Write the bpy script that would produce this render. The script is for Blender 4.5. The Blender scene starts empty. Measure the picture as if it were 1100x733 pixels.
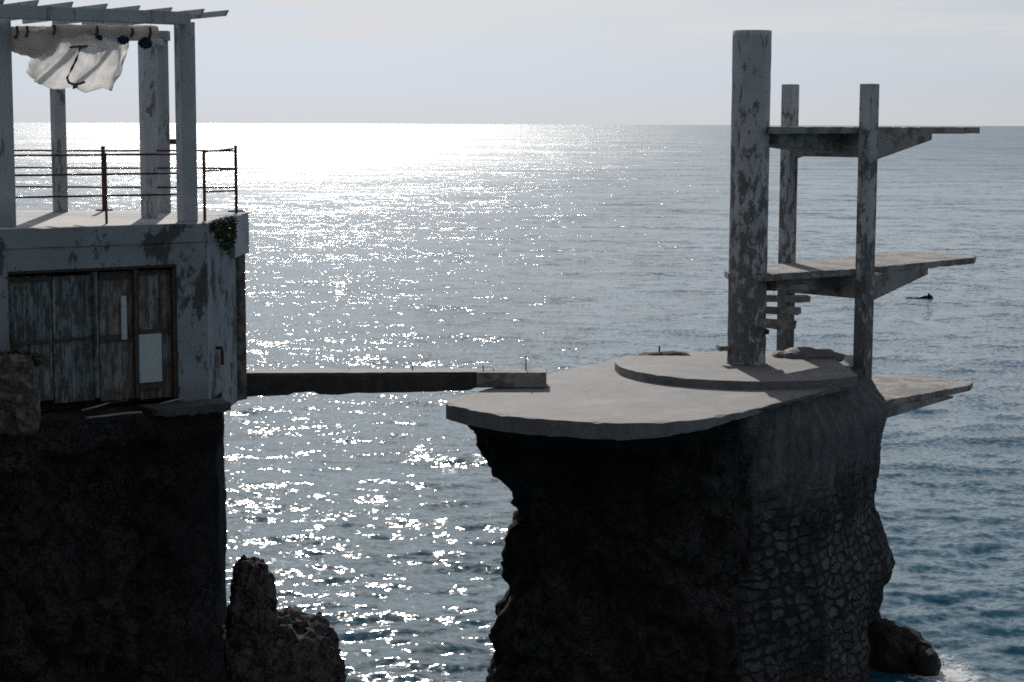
import bpy, bmesh, math, random
import numpy as np
from mathutils import Vector, Matrix, noise as mn

random.seed(7)
SC = bpy.context.scene
COL = SC.collection
R = math.radians

# ------------------------------------------------------------------ camera
EYE = 11.2                                   # metres above the water
F, CX, CY = 2000.0, 550.0, 366.5             # focal length in photo pixels
PITCH, ROLL = math.atan(233.3 / F), R(0.2)
cam_d = bpy.data.cameras.new("camera")
cam = bpy.data.objects.new("camera", cam_d)
COL.objects.link(cam)
cam_d.sensor_width = 36.0
cam_d.lens = 36.0 * F / 1100.0
cam_d.clip_start, cam_d.clip_end = 0.1, 80000.0
CM = Matrix.Rotation(math.pi / 2 - PITCH, 3, 'X') @ Matrix.Rotation(ROLL, 3, 'Z')
cam.matrix_world = Matrix.Translation((0, 0, EYE)) @ CM.to_4x4()
SC.camera = cam


def ray(x, y):
    return (CM @ Vector(((x - CX) / F, (CY - y) / F, -1.0))).normalized()


def at_z(x, y, z):                            # where a sight line meets a level
    d = ray(x, y)
    return Vector((0, 0, EYE)) + d * ((z - EYE) / d.z)


def at_y(x, y, Y):
    d = ray(x, y)
    return Vector((0, 0, EYE)) + d * (Y / d.y)


# ------------------------------------------------------------------ object helpers
def link(o, parent=None):
    COL.objects.link(o)
    if parent is not None:
        o.parent = parent
    return o


def tag(o, label=None, cat=None, group=None, kind=None):
    if label: o['label'] = label
    if cat: o['category'] = cat
    if group: o['group'] = group
    if kind: o['kind'] = kind
    return o


def thing(name, label, cat, loc=(0, 0, 0), group=None):
    o = bpy.data.objects.new(name, None)
    o.empty_display_size = 0.2
    o.location = loc
    link(o)
    return tag(o, label, cat, group)


def build(name, bm, mat, parent=None, smooth=False):
    """links a bmesh given in WORLD coordinates as one mesh object"""
    bmesh.ops.recalc_face_normals(bm, faces=bm.faces)
    if parent is not None:
        bm.transform(Matrix.Translation(-parent_origin(parent)))
    me = bpy.data.meshes.new(name)
    bm.to_mesh(me)
    bm.free()
    if smooth:
        for p in me.polygons: p.use_smooth = True
    me.materials.append(mat)
    return link(bpy.data.objects.new(name, me), parent)


def parent_origin(p):
    v = Vector(p.location)
    while p.parent is not None:
        p = p.parent
        v += Vector(p.location)
    return v


def box(bm, c, ax, ay, az, hx, hy, hz, bevel=0.0):
    """oriented box, half sizes hx hy hz along unit axes"""
    tb = bmesh.new()
    bmesh.ops.create_cube(tb, size=2.0)
    for v in tb.verts:
        v.co = Vector((v.co.x * hx, v.co.y * hy, v.co.z * hz))
    if bevel > 0:
        bmesh.ops.bevel(tb, geom=tb.edges[:] + tb.verts[:], offset=bevel, segments=1, affect='EDGES')
    M = Matrix((ax, ay, az)).transposed().to_4x4()
    tb.transform(Matrix.Translation(c) @ M)
    me = bpy.data.meshes.new("tmp")
    tb.to_mesh(me); tb.free()
    bm.from_mesh(me)
    bpy.data.meshes.remove(me)


def prism(bm, pts, z0, z1, jag=0.0, sub=0.0, seed=0):
    """closed plan polygon between two levels; sub = resample step, jag = ragged edge"""
    P = [Vector((p[0], p[1])) for p in pts]
    if sub > 0:
        Q = []
        for i, a in enumerate(P):
            b = P[(i + 1) % len(P)]
            n = max(1, int((b - a).length / sub))
            for k in range(n):
                Q.append(a.lerp(b, k / n))
        P = Q
    z0f = z0 if callable(z0) else (lambda x, y: z0)
    z1f = z1 if callable(z1) else (lambda x, y: z1)
    top, bot, mid = [], [], []
    for p in P:
        o = Vector((0, 0))
        if jag > 0:
            o = Vector((mn.noise(Vector((p.x * 3, p.y * 3, seed))), mn.noise(Vector((p.x * 3, p.y * 3, seed + 9.3))))) * jag
            o += Vector((mn.noise(Vector((p.x * 11, p.y * 11, seed))), mn.noise(Vector((p.x * 11, p.y * 11, seed + 4))))) * jag * 0.5
        q = p + o
        c = 0.0
        if jag > 0:
            c = max(0.0, mn.noise(Vector((p.x * 5, p.y * 5, seed + 3)))) * jag * 1.2
        top.append(bm.verts.new((q.x, q.y, z1f(q.x, q.y) - c)))
        bot.append(bm.verts.new((q.x, q.y, z0f(q.x, q.y) + (mn.noise(Vector((p.x * 6, p.y * 6, seed + 20))) * jag if jag else 0))))
    n = len(top)
    if jag > 0:
        cx_ = sum(v.co.x for v in top) / n; cy_ = sum(v.co.y for v in top) / n
        inner = []
        for v in top:
            d_ = Vector((cx_ - v.co.x, cy_ - v.co.y)); d_ *= min(0.3, 0.12 / max(0.01, d_.length))
            q = Vector((v.co.x + d_.x, v.co.y + d_.y))
            inner.append(bm.verts.new((q.x, q.y, z1f(q.x, q.y))))
        for i in range(n):
            bm.faces.new((inner[i], top[i], top[(i + 1) % n], inner[(i + 1) % n]))
        bm.faces.new(inner)
    else:
        bm.faces.new(top)
    bm.faces.new(bot[::-1])
    for i in range(n):
        j = (i + 1) % n
        bm.faces.new((top[i], bot[i], bot[j], top[j]))


def tube(bm, pts, r, seg=8, caps=True):
    """round bar through points; r a number or one per point"""
    pts = [Vector(p) for p in pts]
    n = len(pts)
    rr = r if isinstance(r, (list, tuple)) else [r] * n
    rings = []
    for i, p in enumerate(pts):
        t = (pts[min(i + 1, n - 1)] - pts[max(i - 1, 0)]).normalized()
        up = Vector((0, 0, 1)) if abs(t.z) < 0.9 else Vector((1, 0, 0))
        a = t.cross(up).normalized(); b = t.cross(a).normalized()
        rings.append([bm.verts.new(p + (a * math.cos(2 * math.pi * k / seg) + b * math.sin(2 * math.pi * k / seg)) * rr[i]) for k in range(seg)])
    for A, B in zip(rings, rings[1:]):
        for k in range(seg):
            bm.faces.new((A[k], A[(k + 1) % seg], B[(k + 1) % seg], B[k]))
    if caps:
        bm.faces.new(rings[0][::-1]); bm.faces.new(rings[-1])


def catmull_closed(K, m):
    """closed curve through K resampled to m points (same parameter for all levels)"""
    n = len(K); out = []
    for i in range(m):
        t = i * n / m
        k = int(t); f = t - k
        p0, p1, p2, p3 = (Vector(K[(k + j) % n]) for j in (-1, 0, 1, 2))
        out.append(0.5 * ((2 * p1) + (p2 - p0) * f + (2 * p0 - 5 * p1 + 4 * p2 - p3) * f * f + (3 * p1 - p0 - 3 * p2 + p3) * f ** 3))
    return out


def rockn(p, s=1.0, seed=0.0):
    q = p * s + Vector((seed, seed * 1.7, -seed))
    a = mn.fractal(q, 1.0, 2.0, 4)
    b = mn.ridged_multi_fractal(q * 1.9, 0.9, 2.1, 4, 1.0, 2.0) - 1.0
    return a * 0.6 + b * 0.45


def loft(bm, levels, m, nz, amp, scale, seed, ampf=None, cap_top=True):
    """rock body: levels = [(z, [key points])], top to bottom, displaced by noise"""
    L = [(z, catmull_closed(K, m)) for z, K in levels]
    zs = [l[0] for l in L]
    rings = []
    for j in range(nz + 1):
        z = zs[0] + (zs[-1] - zs[0]) * j / nz
        i = 0
        while i < len(zs) - 2 and z < zs[i + 1]: i += 1
        f = (z - zs[i]) / (zs[i + 1] - zs[i])
        f = max(0, min(1, f)); f = f * f * (3 - 2 * f) * 0.5 + f * 0.5
        ring = [a.lerp(b, f) for a, b in zip(L[i][1], L[i + 1][1])]
        rv = []
        for k in range(m):
            t = (ring[(k + 1) % m] - ring[k - 1]).normalized()
            nrm = Vector((t.y, -t.x, 0))
            p = Vector((ring[k].x, ring[k].y, z))
            d = rockn(p, scale, seed) * amp
            d += mn.noise(p * scale * 7.0) * amp * 0.16
            dv_ = mn.voronoi(Vector((p.x * 1.1 + 0.5 * mn.noise(p), p.y * 1.1, p.z * 0.75 + 0.5 * mn.noise(p * 1.3))))[0]
            d += (min(1.0, (dv_[1] - dv_[0]) * 3.5) - 1.0) * amp * 0.55
            if ampf: d *= ampf(p)
            q = p + nrm * d
            q.z += mn.noise(p * 2.3 + Vector((7, 1, seed))) * amp * 0.25 * (0 if j == 0 else 1)
            rv.append(bm.verts.new(q))
        rings.append(rv)
    for A, B in zip(rings, rings[1:]):
        for k in range(m):
            bm.faces.new((A[k], B[k], B[(k + 1) % m], A[(k + 1) % m]))
    if cap_top:
        bm.faces.new(rings[0][::-1])
    bm.faces.new(rings[-1])


def blob(bm, c, rad, seed, amp=0.25, scale=1.2, sub=5, power=2.0, flat=None):
    tb = bmesh.new()
    bmesh.ops.create_icosphere(tb, subdivisions=sub, radius=1.0)
    for v in tb.verts:
        d = v.co.normalized()
        k = (abs(d.x) ** power + abs(d.y) ** power + abs(d.z) ** power) ** (-1.0 / power)
        p = Vector((d.x * rad[0], d.y * rad[1], d.z * rad[2])) * k
        w = p + Vector(c)
        n_ = Vector((d.x / rad[0], d.y / rad[1], d.z / rad[2])).normalized()
        v.co = w + n_ * (rockn(w, scale, seed) * amp + mn.noise(w * scale * 7) * amp * 0.15)
    me = bpy.data.meshes.new("tmp"); tb.to_mesh(me); tb.free(); bm.from_mesh(me); bpy.data.meshes.remove(me)


# ------------------------------------------------------------------ materials
class NT:
    def __init__(self, name):
        self.m = bpy.data.materials.new(name)
        self.m.use_nodes = True
        self.t = self.m.node_tree
        self.t.nodes.clear()
        self.out = self.n('ShaderNodeOutputMaterial')

    def n(self, kind, **kw):
        nd = self.t.nodes.new(kind)
        for k, v in kw.items():
            if k in nd.inputs.keys() if isinstance(k, str) else False:
                pass
            setattr(nd, k, v)
        return nd

    def l(self, a, b): self.t.links.new(a, b)

    def set(self, sock, v):
        if hasattr(v, 'is_output'): self.l(v, sock)
        else: sock.default_value = v

    def pos(self):
        if not hasattr(self, '_p'): self._p = self.n('ShaderNodeNewGeometry')
        return self._p.outputs['Position']

    def mapping(self, scale=(1, 1, 1), rot=(0, 0, 0), src=None):
        m = self.n('ShaderNodeMapping')
        self.l(src or self.pos(), m.inputs['Vector'])
        m.inputs['Scale'].default_value = scale
        m.inputs['Rotation'].default_value = rot
        return m.outputs['Vector']

    def noise(self, scale, detail=4.0, rough=0.6, vec=None, dist=0.0, color=False):
        t = self.n('ShaderNodeTexNoise')
        self.l(vec or self.pos(), t.inputs['Vector'])
        t.inputs['Scale'].default_value = scale
        t.inputs['Detail'].default_value = detail
        t.inputs['Roughness'].default_value = rough
        t.inputs['Distortion'].default_value = dist
        return t.outputs['Color' if color else 'Fac']

    def voro(self, scale, feature='F1', vec=None, rnd=1.0, out='Distance'):
        t = self.n('ShaderNodeTexVoronoi', feature=feature)
        self.l(vec or self.pos(), t.inputs['Vector'])
        t.inputs['Scale'].default_value = scale
        t.inputs['Randomness'].default_value = rnd
        return t.outputs[out]

    def ramp(self, fac, stops, interp='LINEAR'):
        r = self.n('ShaderNodeValToRGB')
        r.color_ramp.interpolation = interp
        e = r.color_ramp.elements
        while len(e) < len(stops): e.new(0.5)
        for i, (p, c) in enumerate(stops):
            e[i].position = p
            e[i].color = (c, c, c, 1) if isinstance(c, (int, float)) else (*c, 1)
        self.l(fac, r.inputs['Fac'])
        return r.outputs['Color']

    def mix(self, fac, a, b, mode='MIX'):
        m = self.n('ShaderNodeMix', data_type='RGBA', blend_type=mode)
        self.set(m.inputs[0], fac)
        for i, v in ((6, a), (7, b)):
            if isinstance(v, (tuple, list)): v = (*v, 1) if len(v) == 3 else v
            self.set(m.inputs[i], v)
        return m.outputs[2]

    def math(self, op, a, b=0.0, c=None, clamp=False):
        m = self.n('ShaderNodeMath', operation=op, use_clamp=clamp)
        self.set(m.inputs[0], a); self.set(m.inputs[1], b)
        if c is not None: self.set(m.inputs[2], c)
        return m.outputs[0]

    def xyz(self, vec=None):
        s = self.n('ShaderNodeSeparateXYZ')
        self.l(vec or self.pos(), s.inputs[0])
        return s.outputs

    def bump(self, h, strength=0.5, dist=0.02, normal=None):
        b = self.n('ShaderNodeBump')
        b.inputs['Strength'].default_value = strength
        b.inputs['Distance'].default_value = dist
        self.l(h, b.inputs['Height'])
        if normal is not None: self.l(normal, b.inputs['Normal'])
        return b.outputs['Normal']

    def pbr(self, color, rough=0.85, normal=None, metal=0.0, spec=0.3):
        p = self.n('ShaderNodeBsdfPrincipled')
        if isinstance(color, (tuple, list)): color = (*color, 1)
        self.set(p.inputs['Base Color'], color)
        self.set(p.inputs['Roughness'], rough)
        p.inputs['Metallic'].default_value = metal
        p.inputs['Specular IOR Level'].default_value = spec
        if normal is not None: self.l(normal, p.inputs['Normal'])
        self.l(p.outputs[0], self.out.inputs[0])
        return p


def mat_peeling(name, paint, under, amount=0.5, scale=2.2, streak=0.35, rust=0.0, low=None):
    """old limewash flaking off concrete"""
    t = NT(name)
    v = t.mapping((1, 1, streak))
    n1 = t.noise(scale, 8, 0.68, v, 0.4)
    n2 = t.noise(scale * 6, 5, 0.7, v)
    s = t.math('ADD', t.math('MULTIPLY', n1, 0.72), t.math('MULTIPLY', n2, 0.28))
    if low is not None:                                  # the lower part has lost more of its paint
        s = t.math('ADD', s, t.math('MULTIPLY', t.math('SUBTRACT', low, t.xyz()[2]), 0.022))
    lo = 0.5 + (0.5 - amount) * 0.22
    mask = t.ramp(s, [(max(0, lo - 0.014), 0.0), (lo + 0.014, 1.0)])
    fine = t.noise(40, 4, 0.7)
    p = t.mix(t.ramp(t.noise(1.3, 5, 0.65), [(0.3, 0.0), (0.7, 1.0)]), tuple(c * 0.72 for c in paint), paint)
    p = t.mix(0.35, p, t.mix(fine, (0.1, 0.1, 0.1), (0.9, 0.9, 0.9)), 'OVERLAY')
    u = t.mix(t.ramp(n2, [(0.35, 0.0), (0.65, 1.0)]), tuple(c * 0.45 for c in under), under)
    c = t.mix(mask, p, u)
    st = t.ramp(t.noise(3.0, 6, 0.7, t.mapping((1, 1, 0.12))), [(0.55, 0.0), (0.75, 1.0)])
    c = t.mix(t.math('MULTIPLY', st, 0.4), c, (0.07, 0.065, 0.06))
    if rust > 0:
        rm = t.ramp(t.noise(1.7, 6, 0.7, t.mapping((1, 1, 0.3))), [(0.56, 0.0), (0.68, 1.0)])
        c = t.mix(t.math('MULTIPLY', rm, rust), c, (0.16, 0.06, 0.025))
    h = t.math('ADD', t.math('MULTIPLY', mask, -0.6), t.math('MULTIPLY', fine, 0.3))
    h = t.math('ADD', h, t.math('MULTIPLY', n2, 0.5))
    t.pbr(c, 0.85, t.bump(h, 0.7, 0.012))
    return t.m


def mat_concrete_top(name, base):
    t = NT(name)
    big = t.noise(0.55, 6, 0.65)
    med = t.noise(3.5, 6, 0.7)
    fine = t.noise(38, 4, 0.75)
    c = t.mix(t.ramp(big, [(0.35, 0.0), (0.65, 1.0)]), tuple(x * 0.72 for x in base), base)
    c = t.mix(t.ramp(med, [(0.42, 0.55), (0.58, 0.0)]), c, tuple(x * 0.6 for x in base))
    c = t.mix(t.ramp(fine, [(0.3, 0.6), (0.5, 0.0)]), c, tuple(x * 0.5 for x in base))
    cr = t.ramp(t.voro(0.55, 'DISTANCE_TO_EDGE', t.mapping((1, 1, 1), src=None)), [(0.0, 1.0), (0.012, 0.0)])
    wob = t.n('ShaderNodeVectorMath', operation='ADD')
    t.l(t.pos(), wob.inputs[0])
    sc = t.n('ShaderNodeVectorMath', operation='SCALE'); t.l(t.noise(1.6, 4, 0.6, color=True), sc.inputs[0]); sc.inputs['Scale'].default_value = 0.7
    t.l(sc.outputs[0], wob.inputs[1])
    cr = t.ramp(t.voro(0.42, 'DISTANCE_TO_EDGE', wob.outputs[0]), [(0.0, 1.0), (0.014, 0.0)])
    c = t.mix(t.math('MULTIPLY', cr, 0.28), c, (0.05, 0.05, 0.05))
    stn = t.ramp(t.noise(0.9, 7, 0.72, dist=0.8), [(0.5, 0.0), (0.66, 0.5)])
    c = t.mix(stn, c, tuple(x * 0.42 for x in base))
    pt = t.ramp(t.noise(1.1, 3, 0.5), [(0.62, 0.0), (0.66, 1.0)])
    c = t.mix(t.math('MULTIPLY', pt, 0.4), c, tuple(min(0.8, x * 1.25) for x in base))
    h = t.math('ADD', t.math('MULTIPLY', fine, 0.4), t.math('MULTIPLY', med, 1.0))
    h = t.math('SUBTRACT', h, t.math('MULTIPLY', cr, 0.4))
    t.pbr(c, 0.78, t.bump(h, 0.55, 0.02), spec=0.35)
    return t.m


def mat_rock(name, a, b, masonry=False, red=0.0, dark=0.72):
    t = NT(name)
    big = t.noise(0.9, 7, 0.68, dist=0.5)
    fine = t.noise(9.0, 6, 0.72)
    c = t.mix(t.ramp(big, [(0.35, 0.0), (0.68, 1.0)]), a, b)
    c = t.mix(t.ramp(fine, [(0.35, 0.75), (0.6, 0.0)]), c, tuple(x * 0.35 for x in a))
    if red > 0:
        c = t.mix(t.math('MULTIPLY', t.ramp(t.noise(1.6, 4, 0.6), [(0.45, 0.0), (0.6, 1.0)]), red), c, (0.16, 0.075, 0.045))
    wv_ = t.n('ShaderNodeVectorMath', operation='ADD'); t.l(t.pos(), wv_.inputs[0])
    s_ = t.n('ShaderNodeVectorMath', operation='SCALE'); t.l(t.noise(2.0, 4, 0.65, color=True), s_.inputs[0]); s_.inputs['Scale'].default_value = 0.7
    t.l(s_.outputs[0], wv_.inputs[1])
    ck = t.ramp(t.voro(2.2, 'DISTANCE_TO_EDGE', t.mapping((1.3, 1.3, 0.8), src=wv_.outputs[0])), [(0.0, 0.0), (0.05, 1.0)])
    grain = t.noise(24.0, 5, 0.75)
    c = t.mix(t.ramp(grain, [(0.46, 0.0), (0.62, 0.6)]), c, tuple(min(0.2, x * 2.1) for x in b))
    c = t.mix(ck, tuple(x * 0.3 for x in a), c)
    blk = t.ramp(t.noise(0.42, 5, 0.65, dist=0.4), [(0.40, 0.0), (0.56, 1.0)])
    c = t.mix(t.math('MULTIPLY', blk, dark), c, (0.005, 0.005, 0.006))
    h = t.math('ADD', t.math('MULTIPLY', fine, 0.8), t.math('MULTIPLY', t.noise(2.6, 6, 0.7), 1.4))
    h = t.math('ADD', h, t.math('MULTIPLY', ck, 0.25))
    if masonry:
        px, py, pz = t.xyz()
        # rubble stone facing on the landward flank of the pier, rendered over near the top
        al = t.math('ADD', t.math('MULTIPLY', px, 0.47), t.math('MULTIPLY', py, 0.88))
        cmb = t.n('ShaderNodeCombineXYZ'); t.l(al, cmb.inputs[0]); t.l(pz, cmb.inputs[1])
        wv = t.n('ShaderNodeVectorMath', operation='ADD'); t.l(cmb.outputs[0], wv.inputs[0])
        s2 = t.n('ShaderNodeVectorMath', operation='SCALE'); t.l(t.noise(2.2, 3, 0.6, color=True), s2.inputs[0]); s2.inputs['Scale'].default_value = 0.28
        t.l(s2.outputs[0], wv.inputs[1])
        mp = t.mapping((2.7, 5.0, 1), src=wv.outputs[0])
        jd = t.math('SUBTRACT', t.voro(1.0, 'DISTANCE_TO_EDGE', mp, 0.6), t.math('MULTIPLY', t.math('SUBTRACT', t.noise(3.0, 5, 0.7), 0.42), 0.55))
        jo = t.ramp(jd, [(0.0, 0.0), (0.13, 1.0)])
        tone = t.voro(1.0, 'F1', mp, 0.6, 'Color')
        tv = t.n('ShaderNodeSeparateColor'); t.l(tone, tv.inputs[0])
        st = t.mix(tv.outputs[0], (0.08, 0.086, 0.092), (0.165, 0.175, 0.182))
        st = t.mix(t.ramp(fine, [(0.3, 0.6), (0.6, 0.0)]), st, (0.06, 0.06, 0.06))
        st = t.mix(jo, (0.024, 0.025, 0.026), st)
        side = t.math('SUBTRACT', t.math('MULTIPLY', px, 0.88), t.math('MULTIPLY', py, 0.47))
        side = t.math('ADD', side, t.math('MULTIPLY', t.noise(1.1, 4, 0.6), 0.9))
        st = t.mix(t.ramp(t.noise(0.8, 6, 0.7), [(0.42, 0.85), (0.56, 0.0)]), st, (0.022, 0.022, 0.022))
        m1 = t.ramp(t.math('MULTIPLY_ADD', side, 1.0, 11.98), [(0.35, 0.0), (0.6, 1.0)])
        low = t.ramp(t.math('ADD', t.math('MULTIPLY', pz, 0.18), t.math('MULTIPLY', t.noise(1.4, 4, 0.6), 0.35)), [(0.86, 0.0), (1.0, 1.0)])
        ren = t.mix(t.ramp(t.noise(4, 6, 0.7, t.mapping((1, 1, 0.3))), [(0.35, 0.0), (0.65, 1.0)]), (0.07, 0.073, 0.075), (0.165, 0.172, 0.176))
        st2 = t.mix(low, st, ren)
        c = t.mix(m1, c, st2)
        hm = t.math('MULTIPLY', t.math('MULTIPLY', jo, t.math('SUBTRACT', 1.0, low)), 1.0)
        h = t.math('ADD', h, t.math('MULTIPLY', hm, m1))
    # wet dark band and weed at the waterline
    z = t.xyz()[2]
    wet = t.ramp(t.math('ADD', z, t.math('MULTIPLY', t.noise(1.5, 4, 0.6), 0.8)), [(0.5, 1.0), (1.0, 0.0)])
    c = t.mix(t.math('MULTIPLY', wet, 0.7), c, (0.012, 0.012, 0.010))
    t.pbr(c, t.math('SUBTRACT', 0.92, t.math('MULTIPLY', wet, 0.5)), t.bump(h, 1.0, 0.10), spec=0.2)
    return t.m


def mat_plain(name, col, rough=0.8, var=0.35, scale=6, metal=0.0, dist=0.01):
    t = NT(name)
    n = t.noise(scale, 6, 0.7)
    c = t.mix(t.ramp(n, [(0.3, 0.0), (0.7, 1.0)]), tuple(x * (1 - var) for x in col), tuple(min(1, x * (1 + var * 0.6)) for x in col))
    t.pbr(c, rough, t.bump(t.noise(scale * 5, 4, 0.7), 0.5, dist), metal)
    return t.m


def mat_planks(name, a, b, worn):
    t = NT(name)
    al = t.n('ShaderNodeVectorMath', operation='DOT_PRODUCT')
    t.l(t.pos(), al.inputs[0]); al.inputs[1].default_value = (0.809, 0.588, 0)
    s = al.outputs['Value']
    w = t.math('FRACT', t.math('MULTIPLY', s, 9.0))
    gro = t.ramp(w, [(0.0, 0.0), (0.07, 1.0)])
    cmb = t.n('ShaderNodeCombineXYZ'); t.l(s, cmb.inputs[0]); t.l(t.xyz()[2], cmb.inputs[1])
    st = t.noise(14, 7, 0.75, t.mapping((1.6, 0.10, 1), src=cmb.outputs[0]))
    fl = t.noise(5.0, 8, 0.72, t.mapping((2.2, 0.55, 1), src=cmb.outputs[0]))
    pl = t.n('ShaderNodeTexWhiteNoise', noise_dimensions='1D'); t.l(t.math('FLOOR', t.math('MULTIPLY', s, 9.0)), pl.inputs['W'])
    c = t.mix(pl.outputs['Value'], a, b)
    c = t.mix(t.ramp(fl, [(0.46, 0.0), (0.53, 1.0)]), c, worn)
    c = t.mix(t.ramp(st, [(0.35, 0.8), (0.52, 0.0)]), c, (0.03, 0.02, 0.015))
    c = t.mix(gro, (0.012, 0.010, 0.009), c)
    h = t.math('ADD', t.math('MULTIPLY', gro, 1.0), t.math('MULTIPLY', st, 0.5))
    t.pbr(c, 0.85, t.bump(h, 0.6, 0.012))
    return t.m


def mat_cloth(name, col, trans):
    t = NT(name)
    wv = t.noise(60, 3, 0.6)
    c = t.mix(t.ramp(t.noise(3.5, 5, 0.6), [(0.35, 0.0), (0.7, 1.0)]), tuple(x * 0.82 for x in col), col)
    d = t.n('ShaderNodeBsdfDiffuse'); t.l(c, d.inputs[0])
    tr = t.n('ShaderNodeBsdfTranslucent'); t.l(c, tr.inputs[0])
    nb = t.bump(t.math('ADD', wv, t.noise(9, 4, 0.6)), 0.35, 0.01)
    t.l(nb, d.inputs['Normal']); t.l(nb, tr.inputs['Normal'])
    mx = t.n('ShaderNodeMixShader'); mx.inputs[0].default_value = trans
    t.l(d.outputs[0], mx.inputs[1]); t.l(tr.outputs[0], mx.inputs[2])
    t.l(mx.outputs[0], t.out.inputs[0])
    return t.m


def mat_leaf(name, a, b):
    t = NT(name)
    c = t.mix(t.ramp(t.noise(12, 3, 0.6), [(0.35, 0.0), (0.65, 1.0)]), a, b)
    t.pbr(c, 0.6, spec=0.3)
    return t.m


def mat_water():
    t = NT("sea_water")
    g = t.n('ShaderNodeNewGeometry')
    P, N = g.outputs['Position'], g.outputs['Normal']
    ln = t.n('ShaderNodeVectorMath', operation='LENGTH'); t.l(P, ln.inputs[0])
    dist = ln.outputs['Value']
    lg = t.math('LOGARITHM', dist, 10.0)                       # 30 m = 1.48, 100 m = 2, 1 km = 3
    def vec_noise(scale, sx, sy, det, amp):
        c = t.noise(1.0, det, 0.55, t.mapping((sx * scale, sy * scale, scale), src=P), color=True)
        s = t.n('ShaderNodeVectorMath', operation='SUBTRACT'); t.l(c, s.inputs[0]); s.inputs[1].default_value = (0.5, 0.5, 0.5)
        m = t.n('ShaderNodeVectorMath', operation='SCALE'); t.l(s.outputs[0], m.inputs[0]); t.set(m.inputs['Scale'], amp)
        return m.outputs[0]
    def mr(a, b, lo, hi):
        m = t.n('ShaderNodeMapRange', interpolation_type='SMOOTHSTEP')
        t.l(lg, m.inputs[0])
        for i, v in enumerate((a, b, lo, hi)): m.inputs[i + 1].default_value = v
        return m.outputs[0]
    gust = t.ramp(t.noise(1.0, 4, 0.6, t.mapping((0.006, 0.02, 1), src=P)), [(0.35, 0.75), (0.65, 1.2)])
    gust = t.math('MULTIPLY', gust, 1.0)
    A = t.math('MULTIPLY', mr(1.5, 2.3, WATER['fine_near'], WATER['fine_far']), gust)     # ripples 0.1-0.5 m
    B = mr(1.8, 2.4, WATER['mid_near'], WATER['mid_far'])      # chop 0.5-2 m, modelled as geometry nearby
    C = mr(1.75, 2.5, 0.0, WATER['long_far'])                   # longer waves
    vs = [vec_noise(5.0, 1.0, 1.0, 2.5, A), vec_noise(1.3, 0.6, 1.0, 2.0, B), vec_noise(0.25, 0.4, 1.0, 2.5, C), vec_noise(0.055, 0.4, 1.0, 2.5, mr(2.1, 2.8, 0.0, 0.5))]
    acc = None
    for v in vs:
        if acc is None: acc = v; continue
        a = t.n('ShaderNodeVectorMath', operation='ADD'); t.l(acc, a.inputs[0]); t.l(v, a.inputs[1]); acc = a.outputs[0]
    fl = t.n('ShaderNodeVectorMath', operation='MULTIPLY'); t.l(acc, fl.inputs[0]); fl.inputs[1].default_value = (0.85, 1.0, 0.0)
    ad = t.n('ShaderNodeVectorMath', operation='ADD'); t.l(N, ad.inputs[0]); t.l(fl.outputs[0], ad.inputs[1])
    nm = t.n('ShaderNodeVectorMath', operation='NORMALIZE'); t.l(ad.outputs[0], nm.inputs[0])
    # broken foam where the swell washes the foot of the pier
    px, py, pz = t.xyz(P)
    dx = t.math('SUBTRACT', px, FOAM[0]); dy = t.math('SUBTRACT', py, FOAM[1])
    rr = t.math('SQRT', t.math('ADD', t.math('MULTIPLY', dx, dx), t.math('MULTIPLY', t.math('MULTIPLY', dy, dy), 0.16)))
    fm = t.math('SUBTRACT', 1.0, t.math('DIVIDE', rr, 1.15), clamp=True)
    fn = t.noise(4.5, 8, 0.75, dist=1.2)
    fm = t.ramp(t.math('ADD', fn, t.math('MULTIPLY', fm, 0.32)), [(0.62, 0.0), (0.72, 1.0)])
    col = t.mix(t.math('MULTIPLY', fm, 0.85), WATER['col'], (0.6, 0.62, 0.62))
    calm = t.ramp(t.noise(1.0, 5, 0.65, t.mapping((0.0022, 0.0062, 1), src=P)), [(0.34, 0.72), (0.64, 1.12)])
    ro = t.math('MULTIPLY', mr(2.1, 3.0, WATER['r_near'], WATER['r_far']), calm)
    p = t.pbr(col, t.math('ADD', ro, t.math('MULTIPLY', fm, 0.5)), nm.outputs[0])
    p.inputs['IOR'].default_value = 1.333
    p.inputs['Specular IOR Level'].default_value = 0.5
    return t.m


WATER = dict(fine_near=0.60, fine_far=0.92, mid_near=0.46, mid_far=0.95, long_far=0.75,
             r_near=0.08, r_far=0.27, col=(0.002, 0.072, 0.112))
FOAM = tuple(at_z(1012, 722, 0.0))[:2]

M = {}
M['deck'] = mat_concrete_top('weathered_concrete', (0.232, 0.226, 0.222))
M['terrace'] = mat_concrete_top('pale_terrace_concrete', (0.45, 0.44, 0.425))
M['column'] = mat_peeling('flaking_limewash', (0.50, 0.515, 0.53), (0.205, 0.20, 0.195), 0.42, 5.5, 0.45, low=9.8)
M['board'] = mat_peeling('stained_concrete', (0.34, 0.33, 0.315), (0.22, 0.20, 0.18), 0.42, 1.6, 1.0, 0.35)
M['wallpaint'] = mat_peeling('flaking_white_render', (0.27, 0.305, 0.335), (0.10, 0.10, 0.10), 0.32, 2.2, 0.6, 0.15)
M['post'] = mat_peeling('white_painted_timber', (0.44, 0.475, 0.505), (0.22, 0.215, 0.21), 0.16, 4.5, 0.25, 0.10)
M['masonry'] = mat_peeling('rough_stone', (0.16, 0.14, 0.125), (0.07, 0.06, 0.055), 0.5, 5.0, 1.0)
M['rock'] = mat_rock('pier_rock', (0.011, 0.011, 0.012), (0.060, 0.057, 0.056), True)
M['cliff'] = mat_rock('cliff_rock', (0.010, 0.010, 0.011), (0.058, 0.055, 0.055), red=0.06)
M['outcrop'] = mat_rock('reddish_rock', (0.045, 0.040, 0.042), (0.17, 0.14, 0.135), red=0.4, dark=0.15)
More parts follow.
